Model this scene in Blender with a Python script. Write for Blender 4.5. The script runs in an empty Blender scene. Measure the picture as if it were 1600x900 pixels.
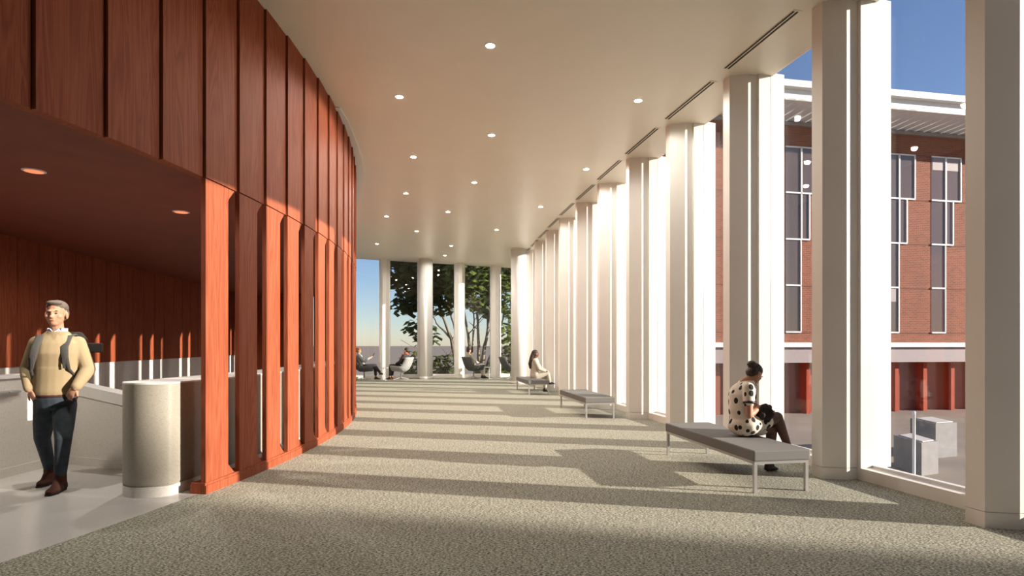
import bpy, bmesh, math, random
from mathutils import Vector, Matrix
random.seed(7)
S = bpy.context.scene
COL = S.collection
PI = math.pi
V = Vector

# ------------------------------------------------------------------ camera
F, YH, H = 889.0, 538.0, 1.45          # focal length and horizon in pixels of a 1600x900 frame, eye height in metres
cam_d = bpy.data.cameras.new('camera')
cam_d.sensor_width = 36.0
cam_d.lens = 36.0 * F / 1600.0
cam_d.shift_y = (YH - 450.0) / 1600.0
cam_d.clip_end = 2000
cam = bpy.data.objects.new('camera', cam_d)
COL.objects.link(cam)
cam.location = (0, 0, H)
cam.rotation_euler = (PI / 2, 0, 0)
S.camera = cam

# ------------------------------------------------------------------ sky, sun, exposure
SUN_EL = math.radians(15.5)
SUN_AZ = (0.975, -0.222)
w = bpy.data.worlds.new('sky')
S.world = w
w.use_nodes = True
nt = w.node_tree
sky = nt.nodes.new('ShaderNodeTexSky')
sky.sky_type = 'NISHITA'
sky.sun_disc = False
sky.sun_elevation = math.radians(38)
sky.sun_rotation = math.atan2(SUN_AZ[0], SUN_AZ[1])
sky.air_density = 1.0
sky.dust_density = 0.15
sky.ozone_density = 4.5
nt.links.new(sky.outputs[0], nt.nodes['Background'].inputs[0])
nt.nodes['Background'].inputs[1].default_value = 0.068
sun_d = bpy.data.lights.new('sun_offscreen', 'SUN')
sun_d.energy = 5.4
sun_d.angle = math.radians(0.6)
sun_d.color = (1.0, 0.91, 0.77)
sun = bpy.data.objects.new('sun_offscreen', sun_d)
COL.objects.link(sun)
sun.location = (30, -10, 20)
sun.rotation_euler = (-V((SUN_AZ[0] * math.cos(SUN_EL), SUN_AZ[1] * math.cos(SUN_EL), math.sin(SUN_EL)))).to_track_quat('-Z', 'Y').to_euler()
vs = S.view_settings
vs.view_transform = 'Standard'
vs.look = 'None'
vs.gamma = 1.0
vs.use_curve_mapping = False
vs.exposure = 1.02

# ------------------------------------------------------------------ pixel -> place
def at(px, py, Y): return V(((px - 800) / F * Y, Y, H - (py - YH) / F * Y))
def on_floor(px, py): return at(px, py, H * F / (py - YH))
CA, CB, CC = 3.70 + .0313 * 3.35 + .0195 * 6.1, .0313, .0195
def ceil_z(x, y): return H + CA - CB * x - CC * y        # the ceiling falls slightly towards the facade and the far end
def on_ceil(px, py):
    u, v = (px - 800) / F, (YH - py) / F
    Y = CA / (v + CB * u + CC)
    return V((u * Y, Y, H + v * Y))

# ------------------------------------------------------------------ materials
MATS = {}
def node(nt, t, **kw):
    n = nt.nodes.new(t)
    for k, v in kw.items():
        if k in n.inputs: n.inputs[k].default_value = v
        else: setattr(n, k, v)
    return n
def mat(name, col=(.8, .8, .8), rough=.5, metal=0, spec=.5):
    m = bpy.data.materials.new(name); m.use_nodes = True
    b = m.node_tree.nodes['Principled BSDF']
    b.inputs['Base Color'].default_value = (*col, 1)
    b.inputs['Roughness'].default_value = rough
    b.inputs['Metallic'].default_value = metal
    b.inputs['Specular IOR Level'].default_value = spec
    MATS[name] = m
    return m
def ramp(nt, fac, stops):
    r = nt.nodes.new('ShaderNodeValToRGB')
    e = r.color_ramp.elements
    e[0].position, e[0].color = stops[0][0], (*stops[0][1], 1)
    e[1].position, e[1].color = stops[-1][0], (*stops[-1][1], 1)
    for p, c in stops[1:-1]:
        x = e.new(p); x.color = (*c, 1)
    nt.links.new(fac, r.inputs[0])
    return r.outputs[0]
def coords(nt, scale=(1, 1, 1), rand=False):
    tc = nt.nodes.new('ShaderNodeTexCoord')
    mp = nt.nodes.new('ShaderNodeMapping')
    mp.inputs['Scale'].default_value = scale
    nt.links.new(tc.outputs['Object'], mp.inputs['Vector'])
    if rand:
        oi = nt.nodes.new('ShaderNodeObjectInfo')
        mu = node(nt, 'ShaderNodeMath', operation='MULTIPLY'); mu.inputs[1].default_value = 37.0
        nt.links.new(oi.outputs['Random'], mu.inputs[0])
        nt.links.new(mu.outputs[0], mp.inputs['Location'])
    return mp.outputs[0]
def bump(m, h, strength=.2, dist=.01):
    nt = m.node_tree
    b = node(nt, 'ShaderNodeBump', Strength=strength, Distance=dist)
    nt.links.new(h, b.inputs['Height'])
    nt.links.new(b.outputs[0], nt.nodes['Principled BSDF'].inputs['Normal'])
def noisy(name, stops, scale=20, detail=4, rough=.6, sc=(1, 1, 1), b=0, bd=.005, spec=.5, metal=0):
    m = mat(name, stops[0][1], rough, metal, spec); nt = m.node_tree
    n = node(nt, 'ShaderNodeTexNoise', Scale=scale, Detail=detail)
    nt.links.new(coords(nt, sc), n.inputs['Vector'])
    c = ramp(nt, n.outputs['Fac'], stops)
    nt.links.new(c, nt.nodes['Principled BSDF'].inputs['Base Color'])
    if b: bump(m, n.outputs['Fac'], b, bd)
    return m
def wood(name, dark, mid, light, rough=.6):
    m = mat(name, mid, rough, spec=.12); nt = m.node_tree
    co = coords(nt, (1, 1, 1), True)
    m1 = node(nt, 'ShaderNodeMapping'); m1.inputs['Scale'].default_value = (9, 9, .55)
    nt.links.new(co, m1.inputs['Vector'])
    big = node(nt, 'ShaderNodeTexNoise', Scale=.8, Detail=2, Distortion=.9)
    nt.links.new(m1.outputs[0], big.inputs['Vector'])
    mu = node(nt, 'ShaderNodeMath', operation='MULTIPLY'); mu.inputs[1].default_value = 17
    nt.links.new(big.outputs['Fac'], mu.inputs[0])
    fr = node(nt, 'ShaderNodeMath', operation='PINGPONG'); fr.inputs[1].default_value = 1.0
    nt.links.new(mu.outputs[0], fr.inputs[0])
    m2 = node(nt, 'ShaderNodeMapping'); m2.inputs['Scale'].default_value = (120, 120, 4)
    nt.links.new(co, m2.inputs['Vector'])
    fine = node(nt, 'ShaderNodeTexNoise', Scale=1.0, Detail=3)
    nt.links.new(m2.outputs[0], fine.inputs['Vector'])
    ad = node(nt, 'ShaderNodeMix', data_type='FLOAT'); ad.inputs['Factor'].default_value = .55
    nt.links.new(fr.outputs[0], ad.inputs['A']); nt.links.new(fine.outputs['Fac'], ad.inputs['B'])
    c = ramp(nt, ad.outputs['Result'], [(.15, dark), (.5, mid), (.85, light)])
    nt.links.new(c, nt.nodes['Principled BSDF'].inputs['Base Color'])
    bump(m, ad.outputs['Result'], .18, .004)
    return m
wood('red_wood', (.22, .052, .024), (.31, .080, .036), (.365, .106, .050))
wood('dark_red_wood', (.29, .046, .024), (.39, .068, .034), (.45, .088, .044))
noisy('soffit_red', [(.3, (.20, .055, .032)), (.7, (.23, .063, .036))], 3, 2, .6, spec=.2)
noisy('paint', [(.3, (.84, .81, .745)), (.7, (.87, .84, .775))], 2, 2, .42, spec=.4)
noisy('ceiling_paint', [(.3, (.82, .775, .645)), (.7, (.84, .795, .665))], 1.5, 2, .34, spec=.45)
noisy('white_paint', [(.3, (.78, .77, .75)), (.7, (.81, .80, .78))], 3, 2, .4)
mat('white_metal', (.82, .82, .80), .35)
mat('chrome', (.52, .52, .52), .30, .55)
mat('black', (.01, .01, .01), .6)
mat('slot_dark', (.035, .022, .016), .7)
noisy('grey_upholstery', [(.3, (.16, .158, .15)), (.7, (.195, .19, .18))], 260, 3, .85, b=.15, bd=.002)
noisy('dark_upholstery', [(.3, (.075, .08, .08)), (.7, (.095, .10, .10))], 200, 3, .85, b=.1, bd=.002)
noisy('pale_upholstery', [(.3, (.30, .31, .30)), (.7, (.35, .36, .35))], 200, 3, .85)

def carpet():
    m = mat('carpet', (.3, .28, .22), .95, spec=.1); nt = m.node_tree
    co = coords(nt)
    a = node(nt, 'ShaderNodeTexNoise', Scale=70, Detail=2, Roughness=.75)
    mp = node(nt, 'ShaderNodeMapping'); mp.inputs['Scale'].default_value = (.75, 1.2, 1); mp.inputs['Rotation'].default_value = (0, 0, .17)
    nt.links.new(co, mp.inputs['Vector']); nt.links.new(mp.outputs[0], a.inputs['Vector'])
    mp2 = node(nt, 'ShaderNodeMapping'); mp2.inputs['Scale'].default_value = (30, 7, 1); mp2.inputs['Rotation'].default_value = (0, 0, .17)
    nt.links.new(co, mp2.inputs['Vector'])
    s = node(nt, 'ShaderNodeTexNoise', Scale=1.0, Detail=4)
    nt.links.new(mp2.outputs[0], s.inputs['Vector'])
    mx = node(nt, 'ShaderNodeMix', data_type='FLOAT'); mx.inputs['Factor'].default_value = .12
    nt.links.new(a.outputs['Fac'], mx.inputs['A']); nt.links.new(s.outputs['Fac'], mx.inputs['B'])
    c = ramp(nt, mx.outputs['Result'], [(.38, (.085, .084, .062)), (.5, (.325, .32, .255)), (.62, (.66, .65, .54))])
    nt.links.new(c, nt.nodes['Principled BSDF'].inputs['Base Color'])
    bump(m, a.outputs['Fac'], .35, .008)
carpet()
def terrazzo(name, base, rough, amt=.5, sc=110):
    m = mat(name, base, rough); nt = m.node_tree
    co = coords(nt)
    v = node(nt, 'ShaderNodeTexVoronoi', Scale=sc)
    nt.links.new(co, v.inputs['Vector'])
    n = node(nt, 'ShaderNodeTexNoise', Scale=1.3, Detail=3)
    nt.links.new(co, n.inputs['Vector'])
    lo = tuple(x * (1 - .35 * amt) for x in base)
    sp = node(nt, 'ShaderNodeSeparateColor')
    nt.links.new(v.outputs['Color'], sp.inputs[0])
    c = ramp(nt, sp.outputs[0], [(.0, lo), (.25, base), (1, tuple(min(1, x * (1 + .10 * amt)) for x in base))])
    mx = node(nt, 'ShaderNodeMix', data_type='RGBA', blend_type='MULTIPLY'); mx.inputs['Factor'].default_value = .35
    c2 = ramp(nt, n.outputs['Fac'], [(.3, (.86, .86, .86)), (.7, (1, 1, 1))])
    nt.links.new(c, mx.inputs['A']); nt.links.new(c2, mx.inputs['B'])
    nt.links.new(mx.outputs['Result'], nt.nodes['Principled BSDF'].inputs['Base Color'])
terrazzo('terrazzo_floor', (.62, .605, .58), .28, .3)
terrazzo('terrazzo', (.36, .335, .275), .5, .75, 210)
terrazzo('pale_stone', (.72, .69, .64), .45, .4)

def glass(name, tint, ior=1.45):
    m = bpy.data.materials.new(name); m.use_nodes = True; nt = m.node_tree
    nt.nodes.remove(nt.nodes['Principled BSDF'])
    t = node(nt, 'ShaderNodeBsdfTransparent'); t.inputs[0].default_value = (*tint, 1)
    g = node(nt, 'ShaderNodeBsdfGlossy'); g.inputs['Roughness'].default_value = 0.0
    lw = node(nt, 'ShaderNodeLayerWeight', Blend=.5)
    pw = node(nt, 'ShaderNodeMath', operation='POWER'); pw.inputs[1].default_value = 4.5
    nt.links.new(lw.outputs['Facing'], pw.inputs[0])
    f = node(nt, 'ShaderNodeMath', operation='MULTIPLY_ADD'); f.inputs[1].default_value = .80; f.inputs[2].default_value = .03
    nt.links.new(pw.outputs[0], f.inputs[0])
    mx = node(nt, 'ShaderNodeMixShader')
    nt.links.new(f.outputs[0], mx.inputs[0]); nt.links.new(t.outputs[0], mx.inputs[1]); nt.links.new(g.outputs[0], mx.inputs[2])
    nt.links.new(mx.outputs[0], nt.nodes['Material Output'].inputs[0])
    MATS[name] = m
glass('glass', (.95, .94, .955))
def emit(name, col, s):
    m = bpy.data.materials.new(name); m.use_nodes = True; nt = m.node_tree
    nt.nodes.remove(nt.nodes['Principled BSDF'])
    e = node(nt, 'ShaderNodeEmission', Strength=s); e.inputs[0].default_value = (*col, 1)
    nt.links.new(e.outputs[0], nt.nodes['Material Output'].inputs[0])
    MATS[name] = m
emit('lamp_white', (1, .95, .85), 14)
emit('lamp_dim', (1, .30, .14), .55)

# ------------------------------------------------------------------ mesh building
class MB:
    def __init__(s): s.v = []; s.f = []; s.sm = []
    def add(s, vs, fs, smooth=False):
        o = len(s.v); s.v += [tuple(p) for p in vs]
        s.f += [tuple(i + o for i in q) for q in fs]; s.sm += [smooth] * len(fs)
        return s
    def prism(s, poly, z0, z1):                       # poly: plan points, anticlockwise; z may be a function
        n = len(poly); a = z0 if callable(z0) else (lambda x, y: z0); b = z1 if callable(z1) else (lambda x, y: z1)
        area = sum(poly[i][0] * poly[(i + 1) % n][1] - poly[(i + 1) % n][0] * poly[i][1] for i in range(n))
        if area < 0: poly = poly[::-1]
        vs = [(p[0], p[1], a(p[0], p[1])) for p in poly] + [(p[0], p[1], b(p[0], p[1])) for p in poly]
        fs = [tuple(range(n))[::-1], tuple(range(n, 2 * n))] + [(i, (i + 1) % n, (i + 1) % n + n, i + n) for i in range(n)]
        return s.add(vs, fs)
    def box(s, x0, x1, y0, y1, z0, z1): return s.prism([(x0, y0), (x1, y0), (x1, y1), (x0, y1)], z0, z1)
    def bar(s, p, q, w, h, up=(0, 0, 1)):             # square bar from p to q
        p, q = V(p), V(q); d = (q - p).normalized(); up = V(up)
        if abs(d.dot(up)) > .98: up = V((1, 0, 0))
        r = d.cross(up).normalized() * w / 2; u = r.cross(d).normalized() * h / 2
        vs = [c + a * r + b * u for c in (p, q) for a, b in ((-1, -1), (1, -1), (1, 1), (-1, 1))]
        return s.add(vs, [(0, 1, 2, 3), (7, 6, 5, 4), (0, 4, 5, 1), (1, 5, 6, 2), (2, 6, 7, 3), (3, 7, 4, 0)])
    def tube(s, rings, n=14, smooth=True, caps=True): # rings: (centre, side vector, front vector)
        vs = []; fs = []
        for c, a, b in rings:
            c, a, b = V(c), V(a), V(b)
            for i in range(n):
                t = 2 * PI * i / n; vs.append(c + a * math.cos(t) + b * math.sin(t))
        for k in range(len(rings) - 1):
            for i in range(n):
                j = (i + 1) % n; fs.append((k * n + i, k * n + j, (k + 1) * n + j, (k + 1) * n + i))
        if caps:
            fs.append(tuple(range(n))[::-1]); fs.append(tuple(range((len(rings) - 1) * n, len(rings) * n)))
        return s.add(vs, fs, smooth)
    def cone(s, p, q, r1, r2, n=12, round_ends=True): # tapered limb with rounded ends
        p, q = V(p), V(q); d = q - p; L = d.length
        d = d / L if L > 1e-6 else V((0, 0, 1))
        up = V((0, 0, 1)) if abs(d.z) < .9 else V((1, 0, 0))
        a = d.cross(up).normalized(); b = a.cross(d).normalized()
        R = []
        if round_ends:
            for k in range(1, 4):
                t = PI / 2 * k / 4; R.append((p - d * r1 * math.cos(t), a * r1 * math.sin(t), b * r1 * math.sin(t)))
        R.append((p, a * r1, b * r1)); R.append((q, a * r2, b * r2))
        if round_ends:
            for k in range(3, 0, -1):
                t = PI / 2 * k / 4; R.append((q + d * r2 * math.cos(t), a * r2 * math.sin(t), b * r2 * math.sin(t)))
        return s.tube(R, n)
    def chain(s, pts, n=12):                          # [(p, r), ...]
        for (p, r), (q, t) in zip(pts, pts[1:]): s.cone(p, q, r, t, n)
        return s
    def ell(s, c, a, b, d, n=14, m=9):                # ellipsoid from three half-axis vectors
        c, a, b, d = V(c), V(a), V(b), V(d)
        R = [(c + d * -math.cos(PI * k / m), a * math.sin(PI * k / m), b * math.sin(PI * k / m)) for k in range(m + 1)]
        R[0] = (R[0][0], a * .05, b * .05); R[-1] = (R[-1][0], a * .05, b * .05)
        return s.tube(R, n)
    def lathe(s, prof, c=(0, 0, 0), n=24, smooth=True):
        c = V(c)
        return s.tube([(c + V((0, 0, z)), (r, 0, 0), (0, r, 0)) for r, z in prof], n, smooth)
    def mesh(s, name, m):
        me = bpy.data.meshes.new(name); me.from_pydata(s.v, [], s.f)
        if m: me.materials.append(MATS[m])
        me.polygons.foreach_set('use_smooth', s.sm)
        me.update(); return me
    def build(s, name, m, parent=None, local=False, bevel=0):
        o = bpy.data.objects.new(name, s.mesh(name, m)); COL.objects.link(o)
        if bevel:
            bm = bmesh.new(); bm.from_mesh(o.data)
            bmesh.ops.bevel(bm, geom=bm.edges[:], offset=bevel, segments=2, affect='EDGES', profile=.6)
            bm.to_mesh(o.data); bm.free()
            for p in o.data.polygons: p.use_smooth = False
        if parent:
            o.parent = parent
            if not local and parent.type == 'EMPTY': o.matrix_parent_inverse = Matrix.Translation(-parent.location)
        return o
def tag(o, label=None, cat=None, group=None, kind=None):
    if label: o['label'] = label
    if cat: o['category'] = cat
    if group: o['group'] = group
    if kind: o['kind'] = kind
    return o
def empty(name, loc=(0, 0, 0), rz=0):
    o = bpy.data.objects.new(name, None); COL.objects.link(o)
    o.empty_display_size = .1; o.location = loc; o.rotation_euler = (0, 0, rz)
    return o
def copy_tree(o, parent=None):
    c = o.copy(); COL.objects.link(c)
    if parent: c.parent = parent
    for ch in [x for x in ALLKIDS(o)]: copy_tree(ch, c)
    return c
def ALLKIDS(o): return [x for x in COL.objects if x.parent == o]
def soften(o, deg=35):
    for q in o.data.polygons: q.use_smooth = True
    o.data.set_sharp_from_angle(angle=math.radians(deg)); return o
def struct(o): o['kind'] = 'structure'; return o
def remeshed(mb, name, m, parent, vox=.006, it=6, fac=.5):
    o = mb.build('tmp', m); md = o.modifiers.new('r', 'REMESH'); md.mode = 'VOXEL'; md.voxel_size = vox; md.use_smooth_shade = True
    if it:
        sm = o.modifiers.new('s', 'SMOOTH'); sm.iterations = it; sm.factor = fac
    dg = bpy.context.evaluated_depsgraph_get(); dg.update()
    me = bpy.data.meshes.new_from_object(o.evaluated_get(dg)); me.name = name
    old = o.data; bpy.data.objects.remove(o); bpy.data.meshes.remove(old)
    if not me.materials: me.materials.append(MATS[m])
    r = bpy.data.objects.new(name, me); COL.objects.link(r)
    if parent:
        r.parent = parent
        if parent.type == 'EMPTY': r.matrix_parent_inverse = Matrix.Translation(-parent.location)
    return r

# ================================================================== THE SETTING
# the drum: a timber circle in plan
DX, DY, DR = -19.61, 7.93, 16.82
def drum(r, ph): return (DX + r * math.cos(ph), DY + r * math.sin(ph))
def phi_of(px, r=DR):                                 # where a picture column meets the drum's near face
    lo, hi = -.6, .28
    u = (px - 800) / F
    best = min((abs(drum(r, a)[0] - u * drum(r, a)[1]), a) for a in [lo + (hi - lo) * i / 6000 for i in range(6001)] if drum(r, a)[1] > .5)
    return best[1]
PH0 = phi_of(322.0)
STEP = (phi_of(514.9) - PH0) / 6.0
Z_SOF = 3.07

# facade line: pier fronts, pitch 1.69 m, turning slowly
PITCH = 1.69
piers = []                                            # (x, y, heading)
p = V((3.718, 4.570))
hd = lambda k: math.radians(-13.2 + .55 * k if k < 6 else -9.9 + .22 * (k - 6))
fwd = [p.copy()]
for k in range(1, 13):
    a = hd(k - 1); p = p + V((math.sin(a), math.cos(a))) * PITCH; fwd.append(p.copy())
back = []; p = fwd[0].copy()
for k in range(1, 6):
    a = math.radians(-13.4); p = p - V((math.sin(a), math.cos(a))) * PITCH; back.append(p.copy())
piers = back[::-1] + fwd                              # index 5 is the pier at the right edge of the picture
NP = len(piers)
def pier_frame(i):
    a = piers[max(i - 1, 0)]; b = piers[min(i + 1, NP - 1)]
    d = (b - a).normalized(); return piers[i], d, V((d.y, -d.x))   # position, along, outward
FARP = V((-2.75, 24.46)); FARD = V((.983, .182)); FARN = V((-.182, .983))

# floors
fl = MB()
poly = [(-12, 26)] + [(-12, 18)] + [drum(DR - .08, a) for a in [.62 - i * .02 for i in range(56)]] + [(-6.8, -9), (6.5, -9), (5.6, -4)]
poly += [tuple(pier_frame(i)[0] + pier_frame(i)[2] * .4) for i in range(NP)] + [(.9, 26)]
fl.prism(poly, -.12, 0)
struct(fl.build('floor', 'carpet'))
t = MB()
t.prism([drum(DR - .08, -.5 + i * .02) for i in range(57)] + [(-12, 18), (-12, -9), (-6.8, -9)], -.12, 0)
struct(t.build('floor_lobby', 'terrazzo_floor'))

# ceiling
t = MB()
t.prism([(-13, -9), (8, -9)] + [tuple(pier_frame(i)[0] + pier_frame(i)[2] * .56) for i in range(NP)] + [(.95, 25.75), (-13, 23.2)], ceil_z, lambda x, y: ceil_z(x, y) + .4)
struct(t.build('ceiling', 'ceiling_paint'))
t = MB()
t.prism([drum(DR - .09, -.5 + i * .02) for i in range(61)] + [(-12, 19.5), (-12, -7)], Z_SOF + .03, Z_SOF + .15)
struct(t.build('ceiling_lobby', 'soffit_red'))

# timber drum: backing, fascia panels, slats, plinth
wl = struct(MB().prism([drum(DR - .06, -.52 + i * .02) for i in range(62)] + [drum(DR - .16, .70 - i * .02) for i in range(62)], Z_SOF + .02, lambda x, y: ceil_z(x, y) - .02).build('wall_drum', 'red_wood'))
def arc_piece(a0, a1, r00, r01, th, z0, z1, n=3):
    pts = [drum(r00 + (r01 - r00) * i / n, a0 + (a1 - a0) * i / n) for i in range(n + 1)]
    inn = [drum(r00 + (r01 - r00) * i / n - th, a0 + (a1 - a0) * i / n) for i in range(n, -1, -1)]
    return MB().prism(pts + inn, z0, z1)
for k in range(-9, 25):
    a0 = PH0 + k * STEP; a1 = a0 + STEP
    arc_piece(a0, a1 - .0011, DR, DR - .022, .05, Z_SOF, lambda x, y: ceil_z(x, y) - .001, 2).build('panel', 'red_wood', wl)
def slat(k):
    a0 = PH0 + k * STEP; wd = .375 / DR; wt = .48 / DR; th = .05
    lev = [(.105, wt), (.21, wd), (2.93, wd), (2.96, wd * 1.04), (Z_SOF - .012, wt)]
    vs = []
    for z, wv in lev:
        for rr, aa in ((DR - .004, a0), (DR - .012, a0 + wv * .5), (DR - .022, a0 + wv), (DR - .022 - th, a0 + wv), (DR - .012 - th, a0 + wv * .5), (DR - .004 - th, a0)):
            x, y = drum(rr, aa); vs.append((x, y, z))
    n = 6; fs = [tuple(range(n))[::-1], tuple(range(4 * n, 5 * n))]
    for q in range(4):
        for i in range(n):
            j = (i + 1) % n; fs.append((q * n + i, q * n + j, q * n + n + j, q * n + n + i))
    return MB().add(vs, fs).build('slat', 'red_wood', wl)
for k in range(0, 25): slat(k)
aE = PH0 + 25 * STEP
pl = MB()
n = 60
for r0, r1, z0, z1 in ((DR - .16, DR + .012, 0, .082), (DR - .15, DR + .002, .082, .106)):
    pl.prism([drum(r1, PH0 - .001 + (aE - PH0) * i / n) for i in range(n + 1)] + [drum(r0, PH0 - .001 + (aE - PH0) * i / n) for i in range(n, -1, -1)], z0, z1)
pl.build('plinth', 'red_wood', wl)

# lobby back wall: timber panels over a pale dado
def bwall(y): return -7.62 - .1355 * (y - 8.47)
bw = struct(MB().prism([(bwall(-7) - .02, -7), (bwall(19) - .02, 19), (bwall(19) - .25, 19), (bwall(-7) - .25, -7)], 0, Z_SOF + .05).build('wall_lobby', 'pale_stone'))
MB().prism([(bwall(-7) - .045, -7), (bwall(19) - .045, 19), (bwall(19) - .07, 19), (bwall(-7) - .07, -7)], 1.105, Z_SOF + .045).build('backing', 'red_wood', bw)
y = 8.83 - .4790 * 12
while y < 18.9:
    MB().prism([(bwall(y), y), (bwall(y + .464), y + .464), (bwall(y + .464) - .05, y + .464), (bwall(y) - .05, y)], 1.10, Z_SOF + .04).build('panel', 'red_wood', bw)
    y += .479
t = MB(); t.prism([(bwall(18.9), 18.9), (-6.75, 18.5), (-6.75, 18.7), (bwall(18.9), 19.1)], 0, Z_SOF + .05)
struct(t.build('wall_lobby_end', 'red_wood'))
# closing walls behind the camera and beyond the lobby
struct(MB().box(-13, 8, -9.2, -9, 0, 5.9).build('wall_behind', 'paint'))
struct(MB().box(-13.2, -13, -9, 26, 0, 5.9).build('wall_west', 'paint'))

# white guard walls of the lobby stair
t = MB(); t.prism([(-5.62, 1.0), (-5.50, 6.98), (-5.78, 6.98), (-5.92, 1.0)], .10, 1.10)
gw = struct(t.build('wall_stair', 'pale_stone'))
MB().prism([(-5.606, 1.0), (-5.487, 6.97), (-5.6, 6.97), (-5.75, 1.0)], 0, .10).build('baseboard', 'pale_stone', gw)
MB().prism([(-5.60, 1.0), (-5.485, 7.0), (-5.80, 7.0), (-5.94, 1.0)], 1.075, 1.105).build('coping', 'white_paint', gw)
g0, g1 = V((-5.50, 6.95)), V((-3.95, 6.37))
gd = (g1 - g0).normalized(); gn = V((gd.y, -gd.x)) * 1.0
def slope(z0, z1): return lambda x, y: z0 + (z1 - z0) * ((V((x, y)) - g0).dot(gd) / (g1 - g0).length)
def gpoly(o0, o1): return [tuple(g0 + gn * o0), tuple(g1 + gn * o0), tuple(g1 + gn * o1), tuple(g0 + gn * o1)]
gr = struct(MB().prism(gpoly(0, -.16), .10, slope(.86, .66)).build('wall_stair_ramp', 'pale_stone'))
MB().prism(gpoly(.012, -.16), 0, .10).build('baseboard', 'pale_stone', gr)
MB().prism(gpoly(-.012, -.15), slope(.86, .66), slope(.872, .672)).build('recess', 'pale_stone', gr)
MB().prism(gpoly(.008, -.17), slope(.872, .672), slope(1.0, .80)).build('coping', 'white_paint', gr)
hr = MB(); hr.cone((-5.47, 5.9, .93), (-5.50, 6.35, .93), .018, .018); hr.cone((-5.47, 6.2, .93), (-5.56, 6.2, .93), .012, .012)
tag(hr.build('handrail', 'chrome'), 'short chrome handrail stub fixed to the pale stair wall behind the man', 'handrail')

# ---- glazed facade
wr = struct(empty('wall_facade', tuple(piers[5]) + (0,)))
PIER = [(-.077, 0), (.077, 0), (.18, .215), (.18, .74), (-.18, .74), (-.18, .215)]
def pier(c, d, o, parent):
    pts = [tuple(c + d * a + o * b) for a, b in PIER]
    MB().prism(pts, .128, lambda x, y: ceil_z(x, y) + .05).build('pier', 'paint', parent)
    MB().prism(pts, 0, .124).build('pier_base', 'paint', parent)
WN = [0]
def bay(c0, d0, o0, c1, d1, o1):
    WN[0] += 1
    wnd = struct(empty('window_%d' % WN[0], tuple((c0 + c1) / 2 + o0 * .5) + (0,)))
    def q(b0, b1, t0=.18, t1=-.18):
        return [tuple(c0 + d0 * t0 + o0 * b0), tuple(c1 + d1 * t1 + o1 * b0), tuple(c1 + d1 * t1 + o1 * b1), tuple(c0 + d0 * t0 + o0 * b1)]
    top = lambda x, y: ceil_z(x, y) + .04
    MB().prism(q(.35, .56), 0, .125).build('sill', 'paint', wnd)
    MB().prism(q(.35, .74, .18, None or -.18)[:1] + [tuple(c0 + d0 * .225 + o0 * .35), tuple(c0 + d0 * .225 + o0 * .74), tuple(c0 + d0 * .18 + o0 * .74)], .125, top).build('jamb', 'paint', wnd)
    MB().prism([tuple(c1 - d1 * .18 + o1 * .35), tuple(c1 - d1 * .225 + o1 * .35), tuple(c1 - d1 * .225 + o1 * .74), tuple(c1 - d1 * .18 + o1 * .74)], .125, top).build('jamb', 'paint', wnd)
    MB().prism(q(.50, .56, .225, -.225), .125, .15).build('bead', 'white_metal', wnd)
    MB().prism(q(.52, .535, .225, -.225), .14, top).build('pane', 'glass', wnd)
for i in range(NP):
    c, d, o = pier_frame(i); pier(c, d, o, wr)
for i in range(NP - 1): bay(*pier_frame(i), *pier_frame(i + 1))
# solid return at the near end of the facade
c, d, o = pier_frame(0)
MB().prism([tuple(c + o * .2), tuple(c - d * 6 + o * .2), tuple(c - d * 6 + o * .6), tuple(c + o * .6)], 0, 5.7).build('wall_return', 'paint', wr)

# ---- far glazed wall
wf = struct(empty('wall_far', (FARP.x, FARP.y, 0)))
def far_s(px):                                        # distance along the far wall of a picture column
    u = (px - 800) / F
    return (u * FARP.y - FARP.x) / (FARD.x - u * FARD.y)
fs = [far_s(x) for x in (600.5, 664, 719.5, 777)]
pit = (fs[3] - fs[0]) / 3
FS = [fs[0] + pit * k for k in range(-4, 6)]
def far_frame(s): return FARP + FARD * s, FARD, FARN
for s in FS:
    c, d, o = far_frame(s); pier(c, d, o, wf)
for a, b in zip(FS, FS[1:]): bay(*far_frame(a), *far_frame(b))

# ---- round columns
for px, py, lab in ((664, 592.6, 'round white column in front of the far windows, between two lounge chairs'), (810.5, 600.2, 'round white column beside the long facade, next to the bench of the woman with long hair')):
    b = on_floor(px, py); b = V((b.x, b.y + .27, 0))
    root = tag(empty('round_column', b), lab, 'column')
    zt = ceil_z(b.x, b.y)
    MB().lathe([(.285, .0), (.285, zt + .01)], b, 40).build('shaft', 'white_paint', root)
    MB().lathe([(.295, zt - .03), (.30, zt - .02), (.30, zt + .01)], b, 40).build('collar', 'ceiling_paint', root)
    MB().lathe([(.29, 0), (.29, .10), (.286, .105)], b, 40).build('base_ring', 'white_paint', root)

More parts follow.
